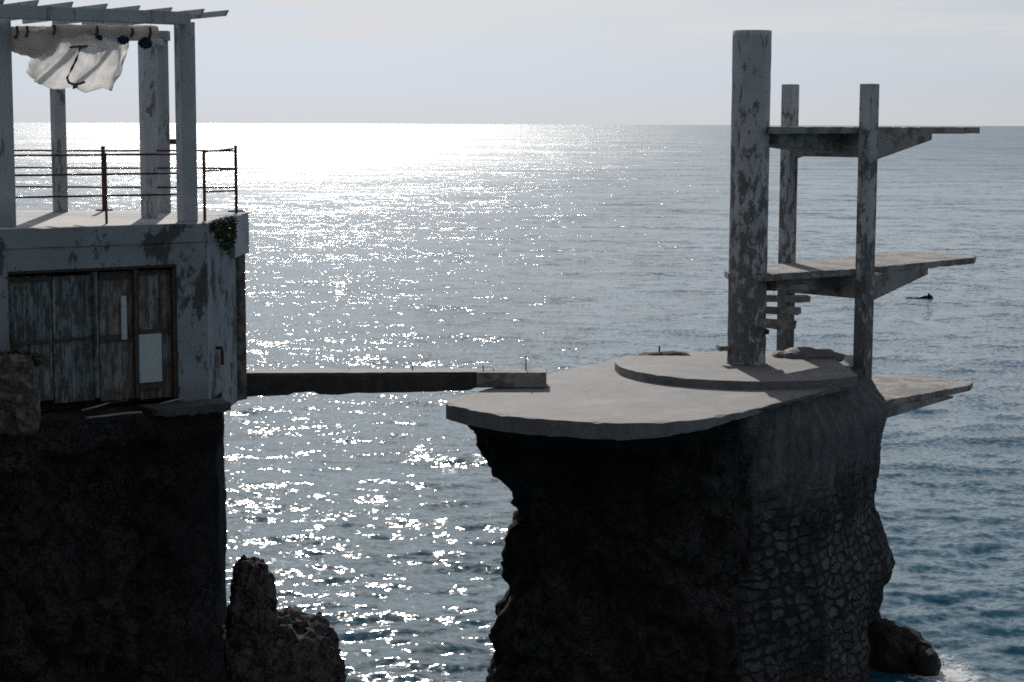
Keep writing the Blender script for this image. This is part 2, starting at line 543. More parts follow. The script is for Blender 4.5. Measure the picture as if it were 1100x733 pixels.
M['rust'] = mat_plain('rusty_iron', (0.085, 0.045, 0.03), 0.85, 0.5, 25)
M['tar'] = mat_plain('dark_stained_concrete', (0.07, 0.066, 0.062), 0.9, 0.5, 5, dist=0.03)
M['door'] = mat_planks('old_planks', (0.15, 0.20, 0.22), (0.23, 0.28, 0.30), (0.08, 0.085, 0.085))
M['doorbrown'] = mat_planks('worn_grey_planks', (0.20, 0.20, 0.20), (0.28, 0.275, 0.27), (0.11, 0.10, 0.092))
M['doorframe'] = mat_plain('dark_timber', (0.075, 0.06, 0.05), 0.85, 0.5, 8)
M['patch'] = mat_plain('pale_blue_board', (0.42, 0.48, 0.50), 0.7, 0.12, 4)
M['cloth'] = mat_cloth('thin_white_cloth', (0.93, 0.92, 0.91), 0.72)
M['roll'] = mat_cloth('rolled_canvas', (0.64, 0.62, 0.59), 0.42)  # rolled part of the curtain: greyer and less translucent than the loose sheet
M['strap'] = mat_plain('brown_webbing', (0.13, 0.085, 0.05), 0.85, 0.3, 20)
M['navy'] = mat_plain('navy_cloth', (0.02, 0.028, 0.07), 0.85, 0.3, 12)
M['rope'] = mat_plain('grey_rope', (0.30, 0.30, 0.29), 0.8, 0.3, 30)
M['hill'] = mat_plain('dark_scrub', (0.035, 0.045, 0.025), 0.95, 0.5, 0.8, dist=0.3)
M['leaf'] = mat_leaf('dark_leaves', (0.018, 0.032, 0.012), (0.04, 0.06, 0.02))
M['drift'] = mat_plain('dark_wetsuit', (0.012, 0.013, 0.015), 0.5, 0.3, 10)
M['skin'] = mat_plain('skin', (0.4, 0.24, 0.17), 0.6, 0.1, 10)
M['boat'] = mat_plain('dark_hull_paint', (0.05, 0.055, 0.065), 0.5, 0.2, 2)
M['boatw'] = mat_plain('pale_cabin_paint', (0.30, 0.31, 0.33), 0.5, 0.2, 2)

Z3 = Vector((0, 0, 1))

# ------------------------------------------------------------------ the sea
def make_sea():
    rs = []
    p = 1500.0
    while p > 30:                                 # rows: fine near, about a pixel and a half apart
        rs.append(EYE * F / p)
        p -= 1.45 if p < 720 else 12
    while p > 0.6:
        rs.append(EYE * F / p); p *= 0.93
    rs.append(45000.0)
    r = np.array(rs)
    an = list(np.arange(-21.0, 21.001, 0.062))
    a, st = 21.0, 0.1
    while a < 180:
        st *= 1.25; a = min(180.0, a + st); an.append(a); an.insert(0, -a)
    th = np.radians(np.array(an[:-1]))
    nr, na = len(r), len(th)
    X = (r[:, None] * np.sin(th)[None, :]); Y = (r[:, None] * np.cos(th)[None, :])
    Zz = np.zeros_like(X)
    dr = np.gradient(r)
    DR = np.maximum(dr[:, None], (r[:, None] * 0.0011)) * np.ones_like(X)
    wide = np.abs(np.degrees(th)) > 21.5
    rng = np.random.default_rng(11)
    lam = np.exp(rng.uniform(math.log(0.55), math.log(11.0), 90))
    for L in lam:
        k = 2 * math.pi / L
        ang = rng.normal(0.0, 0.62) + 0.12
        slope = SEA_SLOPE * (0.5 if L > 4 else (0.85 if L > 1.6 else 1.2)) * rng.uniform(0.5, 1.4)
        A = slope / k
        ph = rng.uniform(0, 6.283)
        fade = np.clip((L / DR - 2.6) / 3.0, 0, 1)
        w = k * (X * math.sin(ang) + Y * math.cos(ang)) + ph
        s = np.sin(w)
        Zz += A * fade * (s + 0.18 * np.cos(2 * w))
    Zz[:, wide] *= 0.0
    co = np.stack([X, Y, Zz], -1).reshape(-1, 3).astype(np.float32)
    i = np.arange(nr - 1)[:, None] * na; j = np.arange(na)[None, :]; j2 = (j + 1) % na
    f = np.stack([i + j, i + j2, i + na + j2, i + na + j], -1).reshape(-1, 4).astype(np.int32)
    me = bpy.data.meshes.new("sea")
    me.vertices.add(len(co)); me.vertices.foreach_set('co', co.ravel())
    me.loops.add(f.size); me.loops.foreach_set('vertex_index', f[:, ::-1].ravel())
    me.polygons.add(len(f)); me.polygons.foreach_set('loop_start', np.arange(0, f.size, 4, dtype=np.int32))
    me.polygons.foreach_set('use_smooth', np.ones(len(f), dtype=bool))
    me.update(calc_edges=True)
    me.materials.append(mat_water())
    o = link(bpy.data.objects.new("sea", me))
    o['kind'] = 'structure'
    # upward normals
    if me.polygons[0].normal.z < 0: me.flip_normals()
    return o


SEA_SLOPE = 0.020
make_sea()

# ------------------------------------------------------------------ rock pier with its deck
DECK_Z = 6.1
deck_px = [(481, 431), (503, 439.5), (540, 446), (604, 452), (684, 454.6), (740, 451.5), (791, 444.0), (836, 432.5), (880, 421), (915, 411)]
deck_key = [tuple(at_z(x, y, DECK_Z))[:2] for x, y in deck_px] + [(7.1, 38.5), (7.2, 40.9), (6.0, 42.0), (3.0, 41.2), (1.2, 38.7), (-0.35, 35.9)]
body = lambda a: [tuple(p) for p in a]
rear = [(7.7, 41.2), (6.0, 42.0), (3.0, 41.2), (1.4, 38.6)]
lv = [
    (6.075, [(-0.95, 34.2), (-0.55, 32.35), (0.55, 31.2), (2.2, 30.85), (3.6, 31.85), (4.82, 33.2), (6.27, 35.3), (7.86, 38.75)] + rear + [(-0.15, 35.9)]),
    (5.92, [(-1.0, 34.2), (-0.6, 32.3), (0.55, 31.15), (2.2, 30.8), (3.6, 31.8), (4.75, 33.3), (6.2, 35.4), (7.85, 39.0)] + rear + [(-0.2, 35.9)]),
    (5.25, [(-0.62, 34.2), (-0.2, 32.7), (0.85, 31.7), (2.3, 31.4), (3.65, 32.1), (4.8, 33.4), (6.25, 35.5), (7.88, 39.2)] + rear + [(0.0, 36.0)]),
    (4.2, [(-0.02, 34.3), (0.2, 33.1), (1.05, 32.2), (2.35, 31.9), (3.7, 32.4), (4.8, 33.5), (6.2, 35.6), (7.65, 39.2)] + rear + [(0.4, 36.2)]),
    (3.1, [(-0.0, 34.3), (0.1, 33.0), (0.95, 32.0), (2.35, 31.7), (3.75, 32.3), (4.8, 33.5), (6.2, 35.6), (7.62, 39.2)] + rear + [(0.4, 36.2)]),
    (1.9, [(-0.3, 34.2), (-0.15, 32.7), (0.8, 31.6), (2.35, 31.4), (3.8, 32.0), (4.9, 33.3), (6.3, 35.5), (8.0, 39.1)] + rear + [(0.2, 36.2)]),
    (0.9, [(-0.42, 34.2), (-0.3, 32.4), (0.75, 31.3), (2.35, 31.1), (3.9, 31.8), (5.0, 33.2), (6.4, 35.4), (7.75, 39.1)] + rear + [(0.1, 36.2)]),
    (-1.5, [(-0.9, 34.0), (-0.7, 32.0), (0.6, 30.8), (2.35, 30.5), (4.1, 31.4), (5.4, 33.0), (6.9, 35.2), (8.3, 39.1)] + rear + [(-0.3, 36.4)]),
]
SHIFT = [0.1, 0.95, 1.15, 1.2, 1.0, 0.50, 0.18, 0.0]
FLANK = {6.075: -0.52, 5.92: -0.46, 5.25: 0.12, 4.2: 0.17, 3.1: 0.12, 1.9: 0.24, 0.9: 0.14, -1.5: 0.2}
for z_, K_ in lv:
    for k_ in range(8):
        K_[k_] = (K_[k_][0], K_[k_][1] + SHIFT[k_])
    K_[7] = (K_[7][0] + FLANK[z_], K_[7][1] - 0.1)
    K_[6] = (K_[6][0] + 0.5 * FLANK[z_], K_[6][1] - 0.25 * FLANK[z_])
pier_bm = bmesh.new()


def pier_amp(p):
    flank = max(0.0, min(1.0, (0.88 * p.x - 0.47 * p.y + 12.2) / 0.6))       # built flank is smoother than the rock
    a = 1.0 - (0.80 if p.z > 2.4 else 0.6) * flank
    return a * (0.12 if p.z > 5.6 else (0.6 if p.z > 4.4 else 1.0))


loft(pier_bm, lv, 360, 130, 0.30, 0.85, 3.0, pier_amp)
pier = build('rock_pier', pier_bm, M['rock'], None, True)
tag(pier, 'tall dark rock pier with rubble masonry flank under the concrete diving deck', 'rock')

plat = thing('diving_deck', 'wide grey concrete deck with a worn lip capping the dark rock pier', 'platform', (3.0, 36.0, DECK_Z))
b = bmesh.new()
K = catmull_closed(deck_key, 90)
prism(b, K, lambda x, y: DECK_Z - 0.29 + 0.2 * max(0.0, min(1.0, (x - 2.2) / 2.2)), DECK_Z, 0.045, 0.12, 2)
build('deck_slab', b, M['deck'], plat)

COLC = Vector((4.87, 38.4))
b = bmesh.new()
pts = []
for k in range(100):
    a = 2 * math.pi * k / 100
    p = COLC + Vector((math.cos(a), math.sin(a))) * 2.72
    p.y = min(p.y, 39.75 - 0.06 * (p.x - 2.2) + (0.35 if p.x > 5 else 0))
    if p.x > 6.85: p.x = 6.85
    pts.append(p)
prism(b, pts, DECK_Z - 0.02, DECK_Z + 0.17, 0.02, 0.0, 5)
build('base_slab', b, M['deck'], plat)

# broken bit of parapet behind the slab, with a rod
b = bmesh.new()
cc = at_y(712, 378, 40.1)
blob(b, (cc.x, 40.15, 6.17), (0.62, 0.3, 0.14), 4, 0.05, 1.5, 4)
rub = thing('broken_parapet', 'small grey broken parapet lump with one upright rod at the seaward edge of the deck', 'rubble', (cc.x, 40.15, 6.1))
build('concrete_lump', b, M['tar'], rub, True)
b = bmesh.new()
rp = at_y(708, 374, 40.15)
tube(b, [(rp.x, 40.15, 6.2), (rp.x + 0.01, 40.15, 6.42)], 0.02, 6)
build('iron_rod', b, M['rust'], rub)

# heap of broken concrete in the tower's shade, at the rear of the slab
b = bmesh.new()
for (hx, hy, rr) in ((860, 381, 0.34), (878, 382, 0.30), (845, 385, 0.22), (893, 384, 0.2)):
    q = at_y(hx, hy, 39.6)
    blob(b, (q.x, 39.55, 6.27), (rr * 1.25, rr, rr * 0.5), hx * 0.1, 0.07, 2.0, 3, 3)
heap = build('rubble_heap', b, M['deck'], None, False)
tag(heap, 'low heap of broken concrete on the base slab between the tower posts', 'rubble')

# ------------------------------------------------------------------ diving tower
AX = Vector((0.728, 0.685, 0)); AN = Vector((-0.685, 0.728, 0))       # board axis and its left normal
ZB = [5.17, 8.165, 11.16]
plan = [(4.44, 38.25), (5.2, 37.95), (7.3, 39.55), (7.95, 40.2), (9.6, 41.85), (10.68, 43.0), (10.9, 43.75), (10.68, 43.95),
        (9.95, 44.95), (9.05, 44.95), (6.05, 41.1), (5.1, 39.9), (4.44, 38.95)]
tower = thing('diving_tower', 'ruined concrete diving tower with a tall round column and two square posts carrying diving boards', 'diving tower', (COLC.x, COLC.y, DECK_Z + 0.17))
b = bmesh.new()
rad = 0.395
seg, rows = 64, 60
base_z, top_z = 6.2, 13.1
grid = []
for j in range(rows + 1):
    z = base_z + (top_z - base_z) * j / rows
    row = []
    for k in range(seg):
        a = 2 * math.pi * k / seg
        q = Vector((math.cos(a), math.sin(a), 0))
        rr = rad + 0.008 * mn.noise(Vector((q.x * 2, q.y * 2, z * 2.3)))
        if z < 8.0:                                            # knocked-about lower end
            rr += 0.03 * mn.noise(Vector((q.x * 4, q.y * 4, z * 4))) * (8.0 - z) / 1.8
        row.append(b.verts.new((COLC.x + q.x * rr, COLC.y + q.y * rr, z)))
    grid.append(row)
for A, B in zip(grid, grid[1:]):
    for k in range(seg):
        b.faces.new((A[k], A[(k + 1) % seg], B[(k + 1) % seg], B[k]))
b.faces.new(grid[-1]); b.faces.new(grid[0][::-1])
colo = build('column', b, M['column'], tower, False)
for p_ in colo.data.polygons: p_.use_smooth = abs(p_.normal.z) < 0.5
PF, PR = Vector((7.50, 39.5, 0)), Vector((6.08, 41.15, 0))
for (pp, s, z0, z1) in ((PF, 0.15, 4.9, 12.06), (PR, 0.142, 5.9, 12.08)):
    b = bmesh.new()
    box(b, Vector((pp.x, pp.y, (z0 + z1) / 2)), AX, AN, Z3, s, s, (z1 - z0) / 2, 0.012)
    build('post', b, M['column'], tower)


def tapered_beam(b, p0, p1, w, d0, d1, ztop):
    """beam hanging under ztop, from depth d0 at p0 to d1 at p1"""
    t = (p1 - p0).normalized(); n_ = Vector((-t.y, t.x, 0)) * (w / 2)
    vs = []
    for p, d in ((p0, d0), (p1, d1)):
        for sgn in (-1, 1):
            for z in (ztop, ztop - d):
                vs.append(b.verts.new((p.x + n_.x * sgn, p.y + n_.y * sgn, z)))
    a = vs
    for f in ((0, 1, 3, 2), (4, 6, 7, 5), (0, 4, 5, 1), (2, 3, 7, 6), (0, 2, 6, 4), (1, 5, 7, 3)):
        b.faces.new([a[i] for i in f])


def make_board(z, parent, low=False):
    b = bmesh.new()
    P = (plan if z < 9 else plan[1:-1]) if not low else [(7.4, 39.6), (8.1, 40.5), (9.6, 42.0), (10.7, 43.1), (10.95, 43.75), (10.6, 44.0), (9.9, 45.0), (8.9, 45.0), (6.9, 42.2), (6.6, 40.8)]
    prism(b, P, z - 0.14, z, 0.025, 0.12, z)
    o = build('diving_board', b, M['board'], parent)
    b = bmesh.new()
    zt = z - 0.142
    if not low:
        c0 = PF - AN * 0.0; c1 = PR
        tapered_beam(b, c0 + AN * 0.14, c1 - AN * 0.13, 0.2, 0.50, 0.50, zt)                    # between the posts
        tapered_beam(b, c0 + AX * 0.13 + AN * 0.02, c0 + AX * 2.75 + AN * 0.38, 0.18, 0.56, 0.14, zt)       # out to sea
        tapered_beam(b, c1 + AX * 0.13 - AN * 0.0, c1 + AX * 2.75 + AN * 0.25, 0.18, 0.56, 0.14, zt)
        mid = (c0 + c1) / 2 - AX * 0.11
        q = Vector((COLC.x, COLC.y, 0)) + AX * 0.36
        tapered_beam(b, mid, q, 0.9, 0.42, 0.22, zt)
    else:
        s0 = Vector((7.55, 40.2, 0)); s1 = Vector((6.9, 41.6, 0))
        tapered_beam(b, s0 + AX * -0.3, s0 + AX * 3.3 + AN * 0.05, 0.6, 0.30, 0.04, zt)
        tapered_beam(b, s1 + AX * -0.3, s1 + AX * 3.3 + AN * 0.3, 0.5, 0.34, 0.04, zt)
    build('bracket', b, M['board'], o)
    return o


make_board(ZB[1], tower)
make_board(ZB[2], tower)
low = make_board(ZB[0], None, True)
tag(low, 'lowest concrete diving board jutting over the water just below deck level', 'diving board')

# spiral of cantilevered treads, most of them snapped off
for (ang, z, ln, th) in ((22, 7.84, 0.92, 0.062), (5, 7.62, 0.90, 0.058), (-20, 7.40, 0.70, 0.066), (-47, 7.16, 0.74, 0.085),
                         (-5, 6.95, 0.05, 0.05), (188, 6.60, 0.20, 0.05)):
    a = R(ang); d = Vector((math.cos(a), math.sin(a), 0)); n_ = Vector((-d.y, d.x, 0))
    b = bmesh.new()
    tb = bmesh.new()
    bmesh.ops.create_cube(tb, size=2)
    bmesh.ops.subdivide_edges(tb, edges=tb.edges[:], cuts=3, use_grid_fill=True)
    for v in tb.verts:
        f = (v.co.x + 1) / 2
        w = (0.10 + 0.09 * f) * v.co.y
        rr = rad - 0.06 + (ln + 0.06) * f
        p = Vector((COLC.x, COLC.y, z)) + d * rr + n_ * w + Z3 * (v.co.z * th)
        p += Vector((mn.noise(p * 5), mn.noise(p * 5 + Vector((5, 0, 0))), mn.noise(p * 6 + Vector((0, 9, 0))))) * 0.02
        v.co = p
    me = bpy.data.meshes.new("tmp"); tb.to_mesh(me); tb.free(); b.from_mesh(me); bpy.data.meshes.remove(me)
    build('stair_tread', b, M['board'], tower)

# ------------------------------------------------------------------ low rock at the foot of the pier
b = bmesh.new()
for (x, y, d, rx, ry, rz, s) in ((968, 712, 38.2, 0.62, 0.8, 0.62, 1), (990, 726, 37.6, 0.32, 0.5, 0.35, 2), (948, 720, 38.0, 0.5, 0.6, 0.8, 3)):
    q = at_y(x, y, d)
    blob(b, (q.x, d, 0.05), (rx, ry, rz), s, 0.16, 1.7, 4)
foot = build('shore_rock', b, M['cliff'], None, True)
tag(foot, 'low wet black rock at the waterline beside the right foot of the pier', 'rock')

# ------------------------------------------------------------------ broken footbridge
fb = thing('footbridge', 'broken concrete footbridge beam reaching from the white building to the rock pier deck', 'footbridge', (-2.5, 35.8, 6.4))
b = bmesh.new()
nx = 60
BZ = 6.40
ve = []
x0, x1 = -6.6, 0.62
for i in range(nx + 1):
    x = x0 + (x1 - x0) * i / nx
    f = i / nx
    yf = 35.42 + 0.42 * f; yr = yf + 0.62
    zb = BZ - 0.47 + 0.16 * f + 0.035 * mn.noise(Vector((x * 2.2, 0, 1)))
    if -4.2 < x < -3.75: zb += 0.05
    if f > 0.80: zb = max(zb, DECK_Z + 0.01)
    zt = BZ + 0.014 * mn.noise(Vector((x * 5, 3, 1)))
    jf = 0.02 * mn.noise(Vector((x * 3, 8, 2)))
    if -1.2 < x: jf += 0.02
    ve.append([b.verts.new((x, yf + jf, zb)), b.verts.new((x, yf + jf, zt - 0.04)), b.verts.new((x, yf + jf + 0.03, zt)), b.verts.new((x, yr, zt)), b.verts.new((x, yr, zb))])
for A, B in zip(ve, ve[1:]):
    for k in range(5):
        b.faces.new((A[k], B[k], B[(k + 1) % 5], A[(k + 1) % 5]))
b.faces.new(ve[0]); b.faces.new(ve[-1][::-1])
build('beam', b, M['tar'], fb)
b = bmesh.new()
for (xa, xb_) in ((at_y(512, 408, 35.8).x, 0.66),):
    prism(b, [(xa, 35.74), (xb_, 35.80), (xb_ + 0.02, 36.46), (xa, 36.38)], DECK_Z + 0.02, BZ + 0.012, 0.012, 0.08, 4)
build('end_block', b, M['board'], fb)
b = bmesh.new()
prism(b, [(-6.5, 35.45), (xa, 35.78), (xa, 36.36), (-6.5, 36.02)], BZ + 0.004, BZ + 0.02, 0.02, 0.12, 6)
build('walkway_screed', b, M['deck'], fb)
for (x, y0, y1) in ((565, 400, 383), (519, 400, 393), (443, 401, 393), (375, 403, 396), (530, 400, 396), (451, 403, 398)):
    q0 = at_y(x, y0, 36.1); q1 = at_y(x, y1, 36.1)
    b = bmesh.new()
    tube(b, [(q0.x, 36.1, BZ - 0.02), (q1.x, 36.1, q1.z)], 0.013, 6)
    build('rod_stub', b, M['rust'], fb)

# ------------------------------------------------------------------ left: cliff, building, terrace
FO = Vector((at_z(201, 239.5, 9.7).x, at_z(201, 239.5, 9.7).y, 0))
FA = R(36)
U = Vector((math.cos(FA), math.sin(FA), 0)); NN = Vector((-math.sin(FA), math.cos(FA), 0))
TER = 9.7


def loc(s, t, z): return FO + U * s + NN * t + Z3 * z


def fac(x, y, t=0.0):
    """sight line -> (s, z) on the vertical plane t metres behind the facade"""
    d = ray(x, y); o = Vector((0, 0, EYE))
    k = ((FO + NN * t - o).dot(NN)) / d.dot(NN)
    p = o + d * k
    return (p - FO).dot(U), p.z


def fs(x, t=0.0, y=300): return fac(x, y, t)[0]


WT = -0.14                                     # facade face
sB = fs(222, WT)
Bp = loc(sB, WT, 0)
Cp = at_z(267, 229, TER)
Bq = at_z(252, 231.5, TER)
house = thing('terrace_building', 'weathered white rendered building with old wooden doors and a flat roof terrace', 'building', tuple(loc(-3, 1, 6.6)))

# the walls
b = bmesh.new()
zl = fac(100, 288, WT)[1]; zf = 7.0
sl, sr = fs(8, WT), fs(190, WT)
def wallbox(s0, s1, z0, z1, t0=WT, t1=WT + 0.35):
    box(b, loc((s0 + s1) / 2, (t0 + t1) / 2, (z0 + z1) / 2), U, NN, Z3, (s1 - s0) / 2, (t1 - t0) / 2, (z1 - z0) / 2)
wallbox(-9, sl, 6.6, 9.41)
wallbox(sl + 0.001, sr - 0.001, zl, 9.41)
wallbox(sr, sB - 0.002, 6.6, 9.41)
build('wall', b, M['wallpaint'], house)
b = bmesh.new()
ins = Vector((-0.35, 0.12, 0))
B1 = Bp.lerp(Vector((Bq.x, Bq.y, 0)), 1.0)
prism(b, [(Bp.x, Bp.y), (B1.x, B1.y), (B1.x + ins.x, B1.y + ins.y), (Bp.x - 0.3, Bp.y + 0.2)], 6.62, 9.41, 0.02, 0.15, 11)
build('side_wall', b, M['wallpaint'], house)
b = bmesh.new()
q = at_y(264.5, 340, Cp.y - 0.15)
S0 = B1 + Vector((-0.12, 0.05, 0)); S1 = Vector((q.x, Cp.y - 0.15, 0)); S2 = S1 + NN * 4.2
prism(b, [(S0.x, S0.y), (S1.x, S1.y), (S2.x, S2.y), (S2.x - 0.6, S2.y - 0.4), (S0.x - 0.4, S0.y + 0.2)], 6.58, 9.41, 0.05, 0.1, 12)
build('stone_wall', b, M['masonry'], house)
# terrace slab
b = bmesh.new()
A0 = loc(-9, WT - 0.02, 0); E0 = loc(-9, 4.2, 0)
B2 = loc(sB + 0.02, WT - 0.02, 0)
G0 = B2.lerp(Vector((Cp.x, Cp.y, 0)), 0.12) ; G1 = B2.lerp(Vector((Cp.x, Cp.y, 0)), 0.60)
inn = Vector((-0.12, 0.03, 0))
R0 = at_z(190, 226.3, TER); R1 = at_z(20, 225.6, TER)
prism(b, [(A0.x, A0.y), (B2.x, B2.y), (G0.x, G0.y), (G0.x + inn.x, G0.y + inn.y), (G1.x + inn.x, G1.y + inn.y), (G1.x - 0.02, G1.y),
          (Cp.x - 0.03, Cp.y), (R0.x, R0.y), (R1.x, R1.y), (-12.5, 33.0), (-13, 30)], 9.42, TER, 0.02, 0.15, 13)
ts = build('terrace_slab', b, M['terrace'], house)
ts.data.materials.append(M['wallpaint'])
for p_ in ts.data.polygons:
    if p_.normal.z < 0.7: p_.material_index = 1
b = bmesh.new()
prism(b, [(G1.x + 0.015, G1.y), (Cp.x, Cp.y), (Cp.x - 0.2, Cp.y + 0.2), (G1.x - 0.3, G1.y + 0.2)], 9.04, TER + 0.012, 0.03, 0.08, 14)
build('edge_block', b, M['post'], house)

# doors, set back in the opening
def panel(name, xa, xb, ya, yb, t, mat, th=0.04, parent=house, label=None, bev=0.004):
    sa, sb_ = fs(xa, t, (ya + yb) / 2), fs(xb, t, (ya + yb) / 2)
    xm = (xa + xb) / 2
    za, zb_ = fac(xm, ya, t)[1], fac(xm, yb, t)[1]
    bb = bmesh.new()
    box(bb, loc((sa + sb_) / 2, t + th / 2, (za + zb_) / 2), U, NN, Z3, abs(sb_ - sa) / 2, th / 2, abs(za - zb_) / 2, bev)
    o = build(name, bb, mat, parent)
    if label: o['label'] = label
    return o


TD = WT + 0.14
fr = panel('door_frame', 7, 191, 285.5, 291, WT + 0.03, M['doorframe'], 0.2)
panel('jamb', 186.5, 190, 289, 428, WT + 0.03, M['doorframe'], 0.2, fr)
panel('jamb', 101.5, 106, 292, 428, WT + 0.05, M['door'], 0.16, fr)
panel('jamb', 145, 149, 289, 428, WT + 0.05, M['doorframe'], 0.16, fr)
panel('jamb', 7.5, 11, 295, 428, WT + 0.05, M['door'], 0.16, fr)
d1 = panel('door', 11.5, 56, 297, 432, TD, M['door'], 0.05, house, 'blue grey plank door leaf at the far left of the opening')
d2 = panel('door', 57, 101, 296, 432, TD, M['door'], 0.05, house, 'blue grey plank door leaf beside the middle jamb')
d3 = panel('door', 106.5, 144.5, 292, 430, TD, M['doorbrown'], 0.05, house, 'worn grey plank door with a narrow bare slit')
d4 = panel('door', 149.5, 186, 290, 428, TD, M['doorbrown'], 0.05, house, 'worn grey plank door with a pale board nailed over its lower half')
panel('door_rail', 12, 55, 366, 370, TD - 0.03, M['doorframe'], 0.03, d1)
panel('door_rail', 12, 55, 299, 303, TD - 0.03, M['doorframe'], 0.03, d1)
panel('door_rail', 58, 100, 363, 366, TD - 0.03, M['doorframe'], 0.03, d2)
panel('door_rail', 107, 144, 360, 367, TD - 0.03, M['doorframe'], 0.03, d3)
panel('door_rail', 107, 144, 294, 300, TD - 0.03, M['doorframe'], 0.03, d3)
panel('door_rail', 150, 186, 354, 358, TD - 0.03, M['doorframe'], 0.03, d4)
panel('door_rail', 150, 186, 291, 295, TD - 0.03, M['doorframe'], 0.03, d4)
panel('patch_board', 130.5, 136.5, 318, 365, TD - 0.05, M['patch'], 0.03, d3)
panel('patch_board', 149.5, 174, 359, 411, TD - 0.06, M['patch'], 0.03, d4)
panel('kick_plate', 150, 175, 412, 418, TD - 0.05, M['doorframe'], 0.03, d4)
panel('door_edge', 171, 173, 296, 352, TD - 0.02, M['doorframe'], 0.02, d4)
# the blank inner wall behind the doors
b = bmesh.new()
box(b, loc((sl + sr) / 2, WT + 0.5, 8.0), U, NN, Z3, (sr - sl) / 2 + 0.3, 0.03, 1.4)
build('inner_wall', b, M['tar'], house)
b = bmesh.new()
q0 = at_y(238, 374, 28.75); q1 = at_y(239, 392, 28.75)
tube(b, [q0 + Vector((-0.09, 0.05, 0.0)), q0, q0 + Vector((0.01, -0.02, -0.06)), q1], 0.028, 8)
build('hook_pipe', b, M['rust'], house)

# cliff below
def lp(s, t): 
    p = loc(s, t, 0); return (p.x, p.y)
e = lambda x, d: (at_y(x, 500, d).x, d)
cl_rear = [e(229, 33.0), e(229, 36.8), (-9.5, 38.5), (-16, 37), (-17, 26)]
cl = [
    (6.98, [lp(-9, -1.3), lp(-5.5, -0.95), lp(-3, -0.75), lp(-1.2, -0.62), lp(0.1, -0.60), e(238, 28.1), e(239, 29.5)] + cl_rear),
    (6.6, [lp(-9, -1.4), lp(-5.5, -1.0), lp(-3, -0.8), lp(-1.2, -0.66), lp(0.15, -0.62), e(234, 28.1), e(236, 29.5)] + cl_rear),
    (6.2, [lp(-9, -1.2), lp(-5.5, -0.7), lp(-3, -0.45), lp(-1.2, -0.4), lp(0.1, -0.45), e(230, 28.2), e(233, 29.5)] + cl_rear),
    (3.5, [lp(-9, -1.6), lp(-5.5, -1.0), lp(-3, -0.7), lp(-1.2, -0.6), lp(0.15, -0.5), e(229, 28.2), e(232, 29.5)] + cl_rear),
    (1.5, [lp(-9, -2.2), lp(-5.5, -1.5), lp(-3, -1.2), lp(-1.2, -0.9), lp(0.3, -0.6), e(242, 28.3), e(242, 29.6)] + cl_rear),
    (-1.5, [lp(-9, -2.6), lp(-5.5, -2.0), lp(-3, -1.6), lp(-1.2, -1.3), lp(0.5, -0.9), e(268, 28.2), e(262, 29.6)] + cl_rear),
]
b = bmesh.new()
loft(b, cl, 480, 150, 0.42, 0.8, 8.0, lambda p: (0.25 if p.z > 6.5 else 1.0) * (1.0 - 0.9 * max(0.0, min(1.0, (p.x / p.y + 0.205) / 0.03)) if p.z > 1.5 else 0.7))
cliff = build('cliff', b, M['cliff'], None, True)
cliff['kind'] = 'structure'
b = bmesh.new()
prism(b, [lp(fs(163, -0.6, 440), -0.70), lp(0.32, -0.72), lp(0.40, -0.16), lp(fs(163, -0.6, 440), -0.16)], 6.90, 7.02, 0.06, 0.08, 31)
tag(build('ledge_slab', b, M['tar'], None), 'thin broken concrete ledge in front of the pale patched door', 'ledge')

def fluted(p):
    return mn.ridged_multi_fractal(Vector((p.x * 2.6, p.y * 2.6, p.z * 0.55)), 0.9, 2.1, 5, 1.0, 2.0) - 1.1


b = bmesh.new()
blob(b, (-4.12, 29.0, 2.9), (0.42, 0.5, 1.42), 1.0, 0.12, 2.1, 6, 2.8)
blob(b, (-3.86, 29.35, 1.15), (1.1, 1.1, 2.1), 2.0, 0.22, 1.7, 6, 4.0)
blob(b, (-3.35, 29.3, 1.0), (0.62, 0.9, 2.1), 5.0, 0.16, 2.0, 6, 3.2)
b.normal_update()
for v in b.verts:
    dv_ = mn.voronoi(Vector((v.co.x * 3.4, v.co.y * 3.4, v.co.z * 1.0 + 0.6 * mn.noise(v.co * 2))))[0]
    v.co += v.normal * (fluted(v.co) * 0.05 + 0.03 * mn.noise(v.co * 9) + (min(1.0, (dv_[1] - dv_[0]) * 3.0) - 1.0) * 0.08)
oc = build('rock_outcrop', b, M['outcrop'], None, True)
tag(oc, 'jagged reddish rock outcrop rising from the sea at the foot of the left cliff', 'rock')

# white broken lump of masonry on the ledge, shrub behind it
b = bmesh.new()
q = at_y(14, 425, 25.6)
blob(b, (q.x, 25.6, q.z), (0.30, 0.22, 0.50), 9.0, 0.16, 2.6, 5, 5.0)
tag(build('masonry_lump', b, M['masonry'], None, True), 'pale broken lump of rendered masonry at the left end of the ledge', 'rubble')


def leaves(bm, c, rad, n, size, seed):
    rg = random.Random(seed)
    for _ in range(n):
        while True:
            v = Vector((rg.uniform(-1, 1), rg.uniform(-1, 1), rg.uniform(-1, 1)))
            if v.length < 1: break
        p = Vector(c) + Vector((v.x * rad[0], v.y * rad[1], v.z * rad[2]))
        d = Vector((rg.gauss(0, 1), rg.gauss(0, 1), rg.gauss(-0.3, 1))).normalized()
        w = d.cross(Vector((rg.gauss(0, 1), rg.gauss(0, 1), rg.gauss(0, 1)))).normalized()
        s = size * rg.uniform(0.5, 1.3)
        a = bm.verts.new(p); l = bm.verts.new(p + d * s * 0.5 + w * s * 0.28)
        t_ = bm.verts.new(p + d * s); r_ = bm.verts.new(p + d * s * 0.5 - w * s * 0.28)
        bm.faces.new((a, l, t_, r_))


